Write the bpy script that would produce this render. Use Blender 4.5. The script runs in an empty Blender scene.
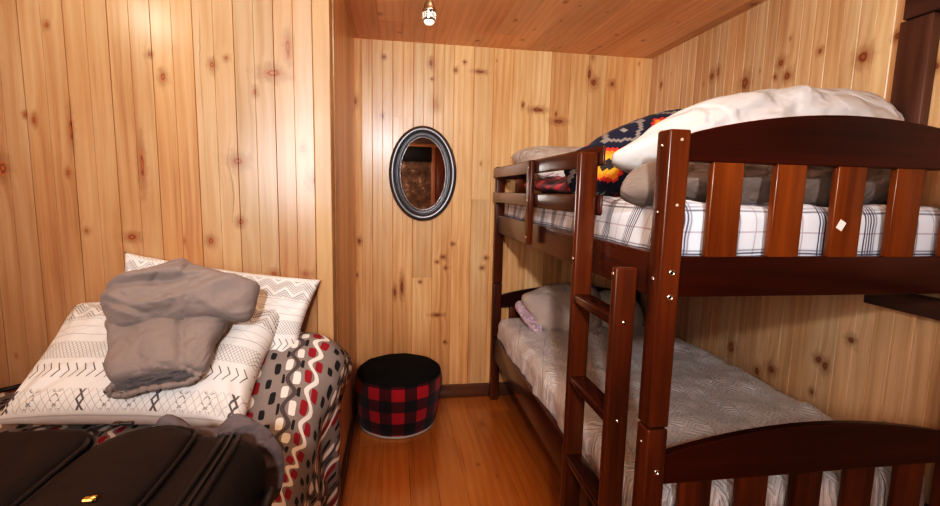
import bpy, bmesh, math, random
from mathutils import Vector, Matrix, noise
random.seed(7)
scene = bpy.context.scene
COL = scene.collection
PI = math.pi

# ------------------------------------------------------------------ node expression helper
class N:
    def __init__(s, mat):
        s.nt = mat.node_tree; s.n = s.nt.nodes; s.l = s.nt.links
    def node(s, t, **kw):
        x = s.n.new(t)
        for k, v in kw.items(): setattr(x, k, v)
        return x
    def put(s, sock, v):
        if isinstance(v, E_): v = v.s
        if isinstance(v, bpy.types.NodeSocket): s.l.new(v, sock)
        else:
            if hasattr(sock, 'default_value') and isinstance(v, (tuple, list)) and len(v) == 3 and sock.type == 'RGBA': v = (*v, 1)
            sock.default_value = v
    def math(s, op, a, b=None, c=None):
        x = s.node('ShaderNodeMath', operation=op); s.put(x.inputs[0], a)
        if b is not None: s.put(x.inputs[1], b)
        if c is not None: s.put(x.inputs[2], c)
        return E_(s, x.outputs[0])
    def vec(s, x, y, z=0.0):
        c = s.node('ShaderNodeCombineXYZ')
        s.put(c.inputs[0], x); s.put(c.inputs[1], y); s.put(c.inputs[2], z); return c.outputs[0]
    def sep(s, v):
        c = s.node('ShaderNodeSeparateXYZ'); s.put(c.inputs[0], v); return [E_(s, o) for o in c.outputs]
    def coord(s, which='Object'):
        return s.sep(s.node('ShaderNodeTexCoord').outputs[which])
    def noise(s, v, scale=1.0, detail=3.0, rough=.5, color=False):
        x = s.node('ShaderNodeTexNoise'); s.put(x.inputs['Vector'], v); s.put(x.inputs['Scale'], scale)
        x.inputs['Detail'].default_value = detail; x.inputs['Roughness'].default_value = rough
        return x.outputs['Color'] if color else E_(s, x.outputs[0])
    def white(s, v):
        x = s.node('ShaderNodeTexWhiteNoise'); x.noise_dimensions = '3D'; s.put(x.inputs['Vector'], v)
        return E_(s, x.outputs['Value']), [q for q in s.sep(x.outputs['Color'])]
    def ramp(s, f, stops):
        r = s.node('ShaderNodeValToRGB'); s.put(r.inputs[0], f); el = r.color_ramp.elements
        while len(el) < len(stops): el.new(0.5)
        for e, (p, c) in zip(el, stops): e.position = p; e.color = (*c, 1)
        return r.outputs[0]
    def mix(s, f, a, b, mode='MIX'):
        x = s.node('ShaderNodeMix', data_type='RGBA', blend_type=mode, clamp_factor=True)
        s.put(x.inputs[0], f); s.put(x.inputs[6], a); s.put(x.inputs[7], b); return x.outputs[2]
    def attr(s, name):
        a = s.node('ShaderNodeAttribute'); a.attribute_name = name; return a
    def sstep(s, x, a, b):
        m = s.node('ShaderNodeMapRange', interpolation_type='SMOOTHSTEP'); s.put(m.inputs[0], x)
        s.put(m.inputs[1], a); s.put(m.inputs[2], b); m.inputs[3].default_value = 0; m.inputs[4].default_value = 1
        return E_(s, m.outputs[0])
    def bump(s, h, strength=.3, dist=.01):
        b = s.node('ShaderNodeBump'); s.put(b.inputs['Height'], h)
        b.inputs['Strength'].default_value = strength; b.inputs['Distance'].default_value = dist
        return b.outputs[0]
class E_:
    def __init__(s, g, sock): s.g = g; s.s = sock
    def __add__(s, o): return s.g.math('ADD', s, o)
    __radd__ = __add__
    def __sub__(s, o): return s.g.math('SUBTRACT', s, o)
    def __rsub__(s, o): return s.g.math('SUBTRACT', o, s)
    def __mul__(s, o): return s.g.math('MULTIPLY', s, o)
    __rmul__ = __mul__
    def __truediv__(s, o): return s.g.math('DIVIDE', s, o)
    def __lt__(s, o): return s.g.math('LESS_THAN', s, o)
    def __gt__(s, o): return s.g.math('GREATER_THAN', s, o)
    def abs(s): return s.g.math('ABSOLUTE', s)
    def frac(s): return s.g.math('FRACT', s)
    def floor(s): return s.g.math('FLOOR', s)
    def sin(s): return s.g.math('SINE', s)
    def min(s, o): return s.g.math('MINIMUM', s, o)
    def max(s, o): return s.g.math('MAXIMUM', s, o)
    def mod(s, o): return s.g.math('FLOORED_MODULO', s, o)
    def pow(s, o): return s.g.math('POWER', s, o)
    def sqrt(s): return s.g.math('SQRT', s)
    def tri(s, per):  # triangle wave 0..1..0
        return s.g.math('ABSOLUTE', ((s / per).frac() - .5)) * 2
    def band(s, a, b): return (s > a) * (s < b)

def newmat(name):
    m = bpy.data.materials.new(name); m.use_nodes = True
    g = N(m); p = g.n['Principled BSDF']
    return m, g, p
def simple(name, col, rough=.6, metal=0., bump=None, coat=0., emis=None, var=.0, sheen=0., fold=None):
    m, g, p = newmat(name)
    if max(col) < .1 and not metal: p.inputs['Specular IOR Level'].default_value = .18
    c = g.node('ShaderNodeTexCoord').outputs['Object']
    if var:
        f = g.noise(c, 9, 3)
        g.put(p.inputs['Base Color'], g.mix(f, tuple(x*(1-var) for x in col), tuple(min(1, x*(1+var)) for x in col)))
    else: p.inputs['Base Color'].default_value = (*col, 1)
    p.inputs['Roughness'].default_value = rough; p.inputs['Metallic'].default_value = metal
    p.inputs['Coat Weight'].default_value = coat
    if sheen: p.inputs['Sheen Weight'].default_value = sheen
    if bump:
        h = g.noise(c, bump[0], 4)
        if fold:
            wv = g.sep(g.noise(c, fold[0]*.7, 2, color=True)); cc = g.sep(c)
            n1 = g.noise(g.vec(cc[0]*fold[0] + wv[0]*2.2, cc[1]*fold[0]*1.2 + wv[1]*2.2, cc[2]*fold[0]*1.6 + wv[2]*2.2), 1, 2, .5)
            h = h*(bump[2]*bump[1]) + g.sstep((n1-.5).abs(), .0, .13)*fold[1]
            g.put(p.inputs['Normal'], g.bump(h, 1., 1.))
        else: g.put(p.inputs['Normal'], g.bump(h, bump[1], bump[2]))
    if emis: p.inputs['Emission Color'].default_value = (*emis[0], 1); p.inputs['Emission Strength'].default_value = emis[1]
    return m

# ------------------------------------------------------------------ wood
def pine(name, light, mid, dark, knotdens=.5, rough=.32, tint=.16, knots=(), coat=.35, knotcol=(.15, .047, .018), streak=1.0):
    """boards: UV = (across one board, along it) in metres, attribute 'plank' = random per board"""
    m, g, p = newmat(name)
    u, v, _ = g.sep(g.node('ShaderNodeUVMap').outputs[0])
    a = g.attr('plank'); r1, r2, r3 = g.sep(a.outputs['Color'])
    ox, oy, oz = g.coord('Object')
    # explicit big knots (object space) -> distance field
    dk = None
    for (kx, ky, rx, ry) in knots:
        dx = (ox - kx) / rx; dy = (oy - ky) / ry
        d = (dx*dx + dy*dy).sqrt()
        dk = d if dk is None else dk.min(d)
    # scattered small knots, one cell per .33 m of board
    cell = (v / .33 + r1*13)
    cid = cell.floor()
    _, (wx, wy, wz) = g.white(g.vec(r1*91.7, cid, r2*17.3))
    ku = wx*.11 + .006
    kv = (cell.frac() - .2 - wy*.6) * .33
    on = wz < knotdens
    _, (w2x, w2y, w2z) = g.white(g.vec(r2*51.7, cid, r3*7.3))
    rad = w2x*w2x*.0085 + .0028
    du = (u - ku) / rad; dv = kv / (rad * (w2y*1.4 + .9))
    ds = (du*du + dv*dv).sqrt() + (1 - on) * 100
    if dk is not None: dk = dk * (1.18 + (g.noise(g.vec(ox*60, oy*45, 0.), 1, 2) - .5)*1.1)
    d = ds if dk is None else ds.min(dk)
    warp = g.math('EXPONENT', d * -.45)
    w1 = g.noise(g.vec(u*6, v*1.1, r1*50), 1, 2) - .5
    uu = u + w1*.018 + warp*.03
    grain = g.noise(g.vec(uu*90, v*2.2, r2*40), 1, 4, .6)
    rings = ((uu*150 + w1*9 + r3*20).sin()*.5 + .5)
    big = g.noise(g.vec(u*5, v*1.3, r3*70), 1, 3)
    f = grain*.42*streak + rings*.09*streak + big*.60 + .035 + (1-streak)*.3
    base = g.ramp(f, [(.3, dark), (.52, mid), (.75, light)])
    # board tint
    t = (r1 - .5) * tint * 2 + 1
    base = g.mix(1.0, base, g.vec(t, t*(1 - (r2-.5)*tint*.7), t*(1 - (r2-.5)*tint*1.4)), 'MULTIPLY')
    # thin dark resin streaks
    sk = g.noise(g.vec(uu*70, v*1.4, r3*90 + 5), 1, 2, .4)
    base = g.mix(g.sstep(sk, .70, .80)*.5, base, tuple(c*.45 for c in dark))
    halo = g.sstep(d, 3.2, .9)
    base = g.mix(halo*.55, base, tuple(c*.72 for c in dark))
    kr = ((d*9).sin()*.5 + .5)
    core = g.sstep(d, 1.25, .65)*.88
    base = g.mix(core, base, g.mix(kr, knotcol, tuple(c*2.6 for c in knotcol)))
    g.put(p.inputs['Base Color'], base)
    g.put(p.inputs['Roughness'], grain*.12 + rough)
    p.inputs['Coat Weight'].default_value = coat; p.inputs['Coat Roughness'].default_value = .22
    g.put(p.inputs['Normal'], g.bump(grain*.5 + big*.6, .12, .004))
    return m

def stain(name, axis, dark, light, rough=.3, coat=.18):
    m, g, p = newmat(name)
    c = list(g.coord('Object')); sc = [38, 38, 38]; sc[axis] = 2.0
    rnd = E_(g, g.node('ShaderNodeObjectInfo').outputs['Random'])
    v = g.vec(c[0]*sc[0] + rnd*30, c[1]*sc[1], c[2]*sc[2])
    f1 = g.noise(v, 1, 4, .6)
    sc2 = [5, 5, 5]; sc2[axis] = 1.2
    f2 = g.noise(g.vec(c[0]*sc2[0] + rnd*30, c[1]*sc2[1], c[2]*sc2[2]), 1, 2)
    base = g.ramp(f1*.45 + f2*.55, [(.33, dark), (.66, light)])
    g.put(p.inputs['Base Color'], base)
    p.inputs['Roughness'].default_value = rough; p.inputs['Coat Weight'].default_value = coat; p.inputs['Specular IOR Level'].default_value = .28
    p.inputs['Coat Roughness'].default_value = .16
    g.put(p.inputs['Normal'], g.bump(f1, .1, .002))
    return m

# ------------------------------------------------------------------ mesh helpers
def link(name, me, mat=None, parent=None, loc=None):
    o = bpy.data.objects.new(name, me); COL.objects.link(o)
    if mat is not None and me is not None and not me.materials: me.materials.append(mat)
    if loc is not None: o.location = loc
    if parent is not None: o.parent = parent
    return o
def from_bm(name, bm, mat, parent=None, smooth=False, loc=None):
    me = bpy.data.meshes.new(name); bm.normal_update(); bm.to_mesh(me); bm.free()
    if smooth:
        for p in me.polygons: p.use_smooth = True
    return link(name, me, mat, parent, loc)
def thing(name, label, cat, loc=(0, 0, 0), group=None):
    o = bpy.data.objects.new(name, None); COL.objects.link(o); o.location = loc
    o['label'] = label; o['category'] = cat
    if group: o['group'] = group
    bpy.context.view_layer.update()
    return o
def tag(o, label, cat, group=None):
    o['label'] = label; o['category'] = cat
    if group: o['group'] = group
    return o
def struct(o): o['kind'] = 'structure'; return o

def addbox(bm, x0, x1, y0, y1, z0, z1, bev=.004, seg=2):
    r = bmesh.ops.create_cube(bm, size=1)['verts']
    for v in r:
        v.co = Vector(((x0+x1)/2 + v.co.x*(x1-x0), (y0+y1)/2 + v.co.y*(y1-y0), (z0+z1)/2 + v.co.z*(z1-z0)))
    if bev:
        ed = list({e for v in r for e in v.link_edges})
        bmesh.ops.bevel(bm, geom=ed, offset=bev, segments=seg, affect='EDGES', profile=.5)
def box(name, x0, x1, y0, y1, z0, z1, mat, parent=None, bev=.004, seg=2, off=(0, 0, 0)):
    """coords are world; mesh stored about its own centre"""
    bm = bmesh.new(); c = Vector(((x0+x1)/2, (y0+y1)/2, (z0+z1)/2))
    addbox(bm, x0-c.x, x1-c.x, y0-c.y, y1-c.y, z0-c.z, z1-c.z, bev, seg)
    o = from_bm(name, bm, mat, parent); o.location = c - Vector(off)
    for p in o.data.polygons: p.use_smooth = True
    try: o.data.set_sharp_from_angle(angle=math.radians(50))
    except Exception: pass
    return o
def prism_y(name, pts, y0, y1, mat, parent, off, bev=.004):
    """polygon in XZ (world) extruded along Y"""
    bm = bmesh.new()
    a = [bm.verts.new((x, y0, z)) for x, z in pts]; b = [bm.verts.new((x, y1, z)) for x, z in pts]
    bm.faces.new(a); bm.faces.new(b[::-1]); n = len(pts)
    for i in range(n): bm.faces.new((a[i], b[i], b[(i+1) % n], a[(i+1) % n]))
    bmesh.ops.recalc_face_normals(bm, faces=bm.faces)
    ed = [e for e in bm.edges if len(e.link_faces) == 2 and e.calc_face_angle() > .6]
    bmesh.ops.bevel(bm, geom=ed, offset=bev, segments=2, affect='EDGES', profile=.5)
    cx = sum(p[0] for p in pts)/n; cz = sum(p[1] for p in pts)/n; c = Vector((cx, (y0+y1)/2, cz))
    for v in bm.verts: v.co -= c
    o = from_bm(name, bm, mat, parent); o.location = c - Vector(off); return o
def tube(bm, pts, r, seg=10, closed=False):
    pts = [Vector(p) for p in pts]; n = len(pts); rings = []
    for i, p in enumerate(pts):
        a = pts[(i-1) % n] if (closed or i) else p; b = pts[(i+1) % n] if (closed or i < n-1) else p
        t = (b-a).normalized(); up = Vector((0, 0, 1)) if abs(t.z) < .9 else Vector((1, 0, 0))
        s = t.cross(up).normalized(); u = s.cross(t)
        rr = r[i] if isinstance(r, (list, tuple)) else r
        rings.append([bm.verts.new(p + rr*(math.cos(2*PI*k/seg)*s + math.sin(2*PI*k/seg)*u)) for k in range(seg)])
    m = n if closed else n-1
    for i in range(m):
        A, B = rings[i], rings[(i+1) % n]
        for k in range(seg): bm.faces.new((A[k], A[(k+1) % seg], B[(k+1) % seg], B[k]))
    if not closed: bm.faces.new(rings[0][::-1]); bm.faces.new(rings[-1])
def lathe(name, prof, mat, parent=None, seg=48, loc=(0, 0, 0), uv=False, rot=None):
    bm = bmesh.new(); rings = []
    for r, z in prof:
        if r < 1e-5: rings.append([bm.verts.new((0, 0, z))])
        else: rings.append([bm.verts.new((r*math.cos(2*PI*k/seg), r*math.sin(2*PI*k/seg), z)) for k in range(seg)])
    for A, B in zip(rings, rings[1:]):
        for k in range(seg):
            k2 = (k+1) % seg
            if len(A) == 1 and len(B) == 1: continue
            if len(A) == 1: bm.faces.new((A[0], B[k2], B[k]))
            elif len(B) == 1: bm.faces.new((A[k], A[k2], B[0]))
            else: bm.faces.new((A[k], A[k2], B[k2], B[k]))
    bmesh.ops.recalc_face_normals(bm, faces=bm.faces)
    o = from_bm(name, bm, mat, parent, True, loc)
    if rot: o.rotation_euler = rot
    return o
def fbm(p, oct=3):
    return noise.fractal(p, .9, 2.1, oct)
def ridge(p):  # soft creases 0..1
    return 1 - abs(noise.noise(p))*2.2

def wrinkle(q, amp, freq, ang, seed, stretch=.35):
    ca, sa = math.cos(ang), math.sin(ang)
    a = q.x*ca + q.y*sa; b = -q.x*sa + q.y*ca
    w = Vector((a*freq*stretch + seed, b*freq + seed*1.7, seed*.3))
    w2 = w + .6*Vector((noise.noise(w*.6), noise.noise(w*.6 + Vector((9, 3, 1))), 0))
    return amp*(ridge(w2)*.7 + .6*fbm(w2*1.7, 3) - .35)

def lump(name, P0, e1, e2, poly, H, Hb, mat, parent=None, amp=.008, freq=9, ang=.3, seed=1., round_=.5, rings=44, segs=150,
         edge_amp=.004, extra=None, sag=0.):
    """closed cloth-like volume from a star-shaped outline in the plane (P0,e1,e2); H above / Hb below; UV in metres"""
    e1 = Vector(e1).normalized(); e2 = Vector(e2); e2 = (e2 - e1*e1.dot(e2)).normalized(); n = e1.cross(e2)
    cx = (min(p[0] for p in poly)+max(p[0] for p in poly))/2; cy = (min(p[1] for p in poly)+max(p[1] for p in poly))/2
    # smooth closed outline (Catmull-Rom), resampled by angle
    P = [Vector((x-cx, y-cy)) for x, y in poly]; M = len(P); fine = []
    for i in range(M):
        a, b, c, d = P[i-1], P[i], P[(i+1) % M], P[(i+2) % M]
        for k in range(12):
            t = k/12; fine.append(.5*((2*b) + (c-a)*t + (2*a-5*b+4*c-d)*t*t + (3*b-a-3*c+d)*t**3))
    bound = []
    for k in range(segs):
        th = 2*PI*k/segs; best = None; dd = Vector((math.cos(th), math.sin(th)))
        for i in range(len(fine)):
            a, b = fine[i], fine[(i+1) % len(fine)]; e = b-a; den = dd.x*e.y - dd.y*e.x
            if abs(den) < 1e-9: continue
            s = (a.x*e.y - a.y*e.x)/den; t = (a.x*dd.y - a.y*dd.x)/den
            if -1e-6 <= t <= 1+1e-6 and s > 0 and (best is None or s > best): best = s
        bound.append(best or .05)
    bm = bmesh.new(); uvl = bm.loops.layers.uv.new('UVMap'); uvd = {}
    def mk(th, s, k, side):
        r = bound[k]*s; x = r*math.cos(th); y = r*math.sin(th)
        prof = max(0., 1 - s**2.6)**round_
        q = Vector((x+cx, y+cy))
        w = wrinkle(q, amp, freq, ang, seed)
        h = (H if side > 0 else Hb)*prof
        if extra: h *= extra(q.x, q.y)
        h = h + w*min(1, prof*1.5)*(1 if side > 0 else .4)
        jx = edge_amp*noise.noise(Vector((x*30, y*30, seed)))*s
        v = bm.verts.new(Vector(P0) + e1*(x+cx+jx) + e2*(y+cy+jx) + n*h*side - Vector((0, 0, sag*s*s)))
        uvd[v] = (x+cx, y+cy); return v
    top = [[mk(0, 0, 0, 1)]]; bot = [[mk(0, 0, 0, -1)]]
    for i in range(1, rings+1):
        s = math.sin(i/rings*PI/2)
        top.append([mk(2*PI*k/segs, s, k, 1) for k in range(segs)])
        bot.append(top[-1] if i == rings else ([mk(2*PI*k/segs, s, k, -1) for k in range(segs)] if i % 2 == 0 else None))
    def fan(R):
        R = [r for r in R if r is not None]
        for A, B in zip(R, R[1:]):
            for k in range(segs):
                k2 = (k+1) % segs
                if len(A) == 1: bm.faces.new((A[0], B[k], B[k2]))
                else: bm.faces.new((A[k], B[k], B[k2], A[k2]))
    fan(top); fan(bot)
    bmesh.ops.recalc_face_normals(bm, faces=bm.faces)
    for f in bm.faces:
        for l in f.loops: l[uvl].uv = uvd[l.vert]
    return from_bm(name, bm, mat, parent, True)

def pillow(name, c4, T, mat, parent=None, nx=80, ny=60, amp=.008, seed=1., sag=0., pinch=.035, power=.42):
    """c4 = four corners (front-left, front-right, back-right, back-left); thickness T; UV 0..1"""
    A, B, Cc, D = [Vector(p) for p in c4]
    n = ((B-A).cross(D-A)).normalized(); W = (B-A).length; L = (D-A).length; cen = (A+B+Cc+D)/4
    bm = bmesh.new(); uvl = bm.loops.layers.uv.new('UVMap'); uvd = {}; grids = []
    for side in (1, -1):
        G = []
        for j in range(ny+1):
            row = []
            for i in range(nx+1):
                if side == -1 and (i in (0, nx) or j in (0, ny)): row.append(grids[0][j][i]); continue
                u, v = i/nx, j/ny
                p = A*(1-u)*(1-v) + B*u*(1-v) + Cc*u*v + D*(1-u)*v
                bu = max(0, 1-(2*u-1)**4); bv = max(0, 1-(2*v-1)**4)
                # sides bow inwards between corners
                p += (cen-p)*pinch*2*((1-(2*u-1)**2)*(2*v-1)**4 + (1-(2*v-1)**2)*(2*u-1)**4)
                prof = (bu*bv)**power
                q = Vector((u*W, v*L))
                e = min(u, 1-u, v, 1-v)
                w = wrinkle(q, amp, 10, .9 if side > 0 else .2, seed)
                # radiating corner creases
                cr = 0
                for (cu, cv) in ((0, 0), (1, 0), (0, 1), (1, 1)):
                    dx, dy = (u-cu)*W, (v-cv)*L; rr = math.hypot(dx, dy)
                    cr += .006*math.sin(math.atan2(dy, dx)*14+seed)*math.exp(-(rr/.13)**2)*min(1, rr/.03)
                p = p + n*side*(T*prof + (w+cr)*min(1, prof*1.4)) + Vector((0, 0, -sag*(abs(2*u-1)**3)))
                if e == 0: p += n*.003*math.sin((u*W+v*L)*90+seed)
                vv = bm.verts.new(p); uvd[vv] = (u, v); row.append(vv)
            G.append(row)
        grids.append(G)
        for j in range(ny):
            for i in range(nx):
                q4 = (G[j][i], G[j][i+1], G[j+1][i+1], G[j+1][i])
                bm.faces.new(q4 if side > 0 else q4[::-1])
    for f in bm.faces:
        for l in f.loops: l[uvl].uv = uvd[l.vert]
    return from_bm(name, bm, mat, parent, True)

def softbox(name, x0, x1, y0, y1, z0, z1, rad, mat, parent=None, nx=40, ny=40, nz=8, amp=0., freq=6, seed=0., stretch=(1, 1, 1), off=(0, 0, 0), topfn=None):
    bm = bmesh.new(); C = Vector(((x0+x1)/2, (y0+y1)/2, (z0+z1)/2)); hx, hy, hz = (x1-x0)/2, (y1-y0)/2, (z1-z0)/2
    vs = {}
    def V(i, j, k):
        key = (i, j, k)
        if key in vs: return vs[key]
        p = Vector((-hx+2*hx*i/nx, -hy+2*hy*j/ny, -hz+2*hz*k/nz))
        q = Vector((max(-hx+rad, min(hx-rad, p.x)), max(-hy+rad, min(hy-rad, p.y)), max(-hz+rad, min(hz-rad, p.z))))
        d = p-q; 
        if d.length > 1e-9:
            nrm = d.normalized(); p2 = q + nrm*rad
        else: nrm = Vector((0, 0, 1)); p2 = p
        if amp:
            s = Vector((p2.x*freq*stretch[0]+seed, p2.y*freq*stretch[1], p2.z*freq*stretch[2]))
            p2 = p2 + nrm*amp*(fbm(s, 3) + .6*ridge(s*.8) - .3)
        if topfn: p2 = topfn(p2 + C) - C
        vs[key] = bm.verts.new(p2); return vs[key]
    for i in range(nx):
        for j in range(ny):
            bm.faces.new((V(i, j, nz), V(i+1, j, nz), V(i+1, j+1, nz), V(i, j+1, nz)))
            bm.faces.new((V(i, j, 0), V(i, j+1, 0), V(i+1, j+1, 0), V(i+1, j, 0)))
    for i in range(nx):
        for k in range(nz):
            bm.faces.new((V(i, 0, k), V(i+1, 0, k), V(i+1, 0, k+1), V(i, 0, k+1)))
            bm.faces.new((V(i, ny, k), V(i, ny, k+1), V(i+1, ny, k+1), V(i+1, ny, k)))
    for j in range(ny):
        for k in range(nz):
            bm.faces.new((V(0, j, k), V(0, j, k+1), V(0, j+1, k+1), V(0, j+1, k)))
            bm.faces.new((V(nx, j, k), V(nx, j+1, k), V(nx, j+1, k+1), V(nx, j, k+1)))
    o = from_bm(name, bm, mat, parent, True); o.location = C - Vector(off); return o

def planks(name, org, U, Vd, Nn, ulen, vlen, mat, w=.125, bead=True, phase=0., joints=None, autoj=0., thick=.02, seed=0, gap=.0025, tones=None, dep=.005):
    """one mesh of tongue-and-groove boards. local x across, y along, z = outward normal"""
    rnd = random.Random(seed); bm = bmesh.new(); uvl = bm.loops.layers.uv.new('UVMap'); cl = bm.loops.layers.float_color.new('plank')
    u = -phase; k = 0
    while u < ulen:
        ua, ub = max(u, 0), min(u+w, ulen)
        cuts = list((joints or {}).get(k, []))
        if autoj:
            t = rnd.random()*autoj*2
            while t < vlen:
                if t > .15: cuts.append(t)
                t += autoj*(.6+rnd.random()*.9)
        cuts = [0]+sorted(c for c in cuts if 0 < c < vlen)+[vlen]
        if ub-ua > .004:
            g_ = gap
            prof = [(0, -dep), (g_, 0)]
            if bead: prof += [(w/2-g_*.8, 0), (w/2, -.0022), (w/2+g_*.8, 0)]
            prof += [(w-g_, 0), (w, -dep)]
            pr = []
            for (pu, pz) in prof:
                x = min(max(u+pu, ua), ub)
                if not pr or x-pr[-1][0] > 1e-5: pr.append((x, pz))
            for va, vb in zip(cuts, cuts[1:]):
                tone = (rnd.random(), rnd.random(), rnd.random(), 1)
                if tones and k in tones: tone = (tones[k], tone[1], tone[2], 1)
                e = .0008
                a = [bm.verts.new((x, va+(e if va > 0 else 0), z)) for x, z in pr]; b = [bm.verts.new((x, vb-(e if vb < vlen else 0), z)) for x, z in pr]
                fs = [bm.faces.new((a[i], a[i+1], b[i+1], b[i])) for i in range(len(pr)-1)]
                for f in fs:
                    for l in f.loops:
                        l[uvl].uv = (l.vert.co.x-u, l.vert.co.y); l[cl] = tone
        u += w; k += 1
    # backing
    r = bmesh.ops.create_cube(bm, size=1)['verts']
    for v in r: v.co = Vector((ulen/2+v.co.x*ulen, vlen/2+v.co.y*vlen, -.006-thick/2+v.co.z*thick))
    o = from_bm(name, bm, mat)
    U, Vd, Nn = Vector(U), Vector(Vd), Vector(Nn)
    M = Matrix((( U.x, Vd.x, Nn.x, org[0]), (U.y, Vd.y, Nn.y, org[1]), (U.z, Vd.z, Nn.z, org[2]), (0, 0, 0, 1)))
    o.matrix_world = M
    return struct(o)

# ------------------------------------------------------------------ materials
L_, M_, D_ = (.87, .58, .32), (.71, .41, .195), (.48, .225, .09)
m_back = pine('knotty_pine_back', (.86, .56, .30), (.70, .395, .18), (.47, .215, .082), .16, knots=[(.449, 2.106, .012, .022), (.456, 2.014, .008, .008), (.172, 2.123, .010, .012), (.166, 1.784, .009, .016), (.6, 2.074, .010, .012), (.654, 2.124, .009, .009), (.748, 2.073, .030, .010), (1.025, 1.89, .009, .016),
    (1.241, 1.845, .008, .012), (1.45, 2.10, .012, .035), (1.48, 2.05, .022, .028), (1.604, 2.048, .014, .018), (1.12, 1.865, .042, .014), (1.26, 1.80, .038, .016), (.02, 1.03, .012, .018), (.282, .742, .012, .05), (.239, .71, .010, .03), (.539, .933, .014, .012), (.501, .901, .010, .010),
    (.559, .862, .012, .010), (.601, 1.016, .012, .009), (.816, .926, .013, .010), (.395, .773, .010, .008), (.506, .557, .030, .010), (.56, .376, .010, .01), (.791, .862, .012, .012)])
m_plain = pine('knotty_pine_plain', L_, M_, D_, .35)
m_left = pine('knotty_pine_left', (.50, .31, .175), (.41, .225, .112), (.28, .13, .058), .14, rough=.26, coat=.5,
    knots=[(2.025, 1.374, .021, .024), (1.761, 1.436, .022, .017), (1.886, 1.738, .034, .018), (1.937, 1.825, .010, .040), (1.763, 1.224, .012, .014), (1.661, 1.156, .011, .014), (1.536, 1.705, .010, .018),
    (1.5, 1.776, .008, .009), (1.691, 1.753, .010, .014), (1.736, 1.778, .007, .008), (1.825, 1.672, .008, .014), (1.869, 1.037, .012, .011), (1.98, 1.036, .014, .010), (1.203, 1.846, .007, .010), (1.228, 1.38, .006, .012),
    (1.117, 1.563, .006, .009), (1.142, 1.548, .007, .014), (1.408, 1.168, .018, .012), (1.039, 1.391, .014, .03), (1.247, 1.52, .006, .05), (1.455, 1.413, .008, .06)])
m_right = pine('knotty_pine_right', (.78, .55, .34), (.63, .395, .215), (.42, .225, .10), .16,
    knots=[(1.463, 1.85, .024, .024), (1.578, 1.886, .013, .014), (.877, 1.884, .030, .034), (1.061, 1.871, .010, .012), (1.127, 1.86, .020, .020), (1.087, 1.923, .018, .018), (1.279, 1.92, .010, .012), (.626, 1.972, .016, .02), (.672, 1.982, .013, .026), (.131, 2.029, .012, .02),
    (.95, .621, .024, .036), (1.207, .606, .022, .020), (1.129, .567, .016, .022), (1.461, .716, .014, .02), (1.43, .73, .016, .016), (1.551, .847, .014, .014), (1.704, .60, .009, .009), (1.707, 1.76, .014, .014)])
m_ceil = pine('varnished_pine_ceiling', (.90, .55, .33), (.78, .445, .24), (.54, .26, .125), .55, rough=.4, tint=.15)
m_floor = pine('varnished_pine_floor', (.62, .26, .055), (.50, .18, .028), (.36, .105, .013), .3, rough=.16, tint=.10, coat=.7, knotcol=(.12, .03, .01), streak=.8)
m_trimp = stain('pine_trim', 1, (.42, .20, .07), (.72, .42, .19), .35, .4)
m_darkbeam = stain('brown_beam', 2, (.075, .032, .020), (.17, .080, .050), .45, .25)
m_darkbeam_y = stain('brown_beam_long', 1, (.06, .026, .018), (.13, .058, .038), .45, .25)
m_base_x = stain('brown_baseboard', 0, (.09, .035, .018), (.19, .082, .042), .4, .3)
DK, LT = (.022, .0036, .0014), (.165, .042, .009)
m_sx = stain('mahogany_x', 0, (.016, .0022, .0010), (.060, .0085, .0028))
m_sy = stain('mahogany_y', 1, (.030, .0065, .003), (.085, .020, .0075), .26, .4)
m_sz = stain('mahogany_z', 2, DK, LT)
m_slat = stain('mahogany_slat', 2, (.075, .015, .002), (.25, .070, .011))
m_bolt = simple('steel_bolt', (.55, .52, .48), .25, 1.)
m_boltd = simple('dark_socket', (.05, .05, .05), .4, .8)
m_wplug = simple('pale_plug', (.60, .42, .30), .4)
m_sticker = simple('white_sticker', (.9, .88, .84), .5)

def plaid_sheet():
    m, g, p = newmat('plaid_sheet'); c = g.node('ShaderNodeTexCoord')
    nx, ny, nz = g.sep(c.outputs['Normal']); x, y, z = g.sep(c.outputs['Object'])
    wn = g.sep(g.noise(c.outputs['Object'], 5, 2, color=True))
    x = x + (wn[0]-.5)*.03; y = y + (wn[1]-.5)*.05 + z*.5*(nx.abs()); z = z + (wn[2]-.5)*.012
    def lines(t, ph):
        f = ((t + ph) / .135).frac() * .135
        o = None
        for a, s in ((.010, 1.), (.019, .8), (.028, 1.), (.037, .9), (.045, .6)):
            d = g.sstep((f - a).abs(), .0031, .0016) * s; o = d if o is None else o.max(d)
        mv = g.sstep((f - .092).abs(), .003, .001)
        wash = g.sstep((f-.028).abs(), .028, .018)
        return o, mv, wash
    fx = 1 - nx.abs().pow(2); fy = 1 - ny.abs().pow(2); fz = 1 - nz.abs().pow(2)
    ax, bx_, cx_ = lines(x, .03); ay, by_, cy_ = lines(y, .06); az, bz_, cz_ = lines(z, .062)
    dk = (ax*fx).max(ay*fy).max(az*fz); mv = (bx_*fx).max(by_*fy).max(bz_*fz); ws = (cx_*fx*.5) + (cy_*fy*.5) + cz_*fz*.5
    base = g.mix(ws*.35, (.80, .80, .84), (.50, .52, .60))
    base = g.mix(mv*.6, base, (.38, .24, .30)); base = g.mix(dk*.97, base, (.055, .055, .09))
    g.put(p.inputs['Base Color'], base); p.inputs['Roughness'].default_value = .8
    g.put(p.inputs['Normal'], g.bump(g.noise(c.outputs['Object'], 14, 3), .25, .01)); return m
m_plaid = plaid_sheet()

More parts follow.
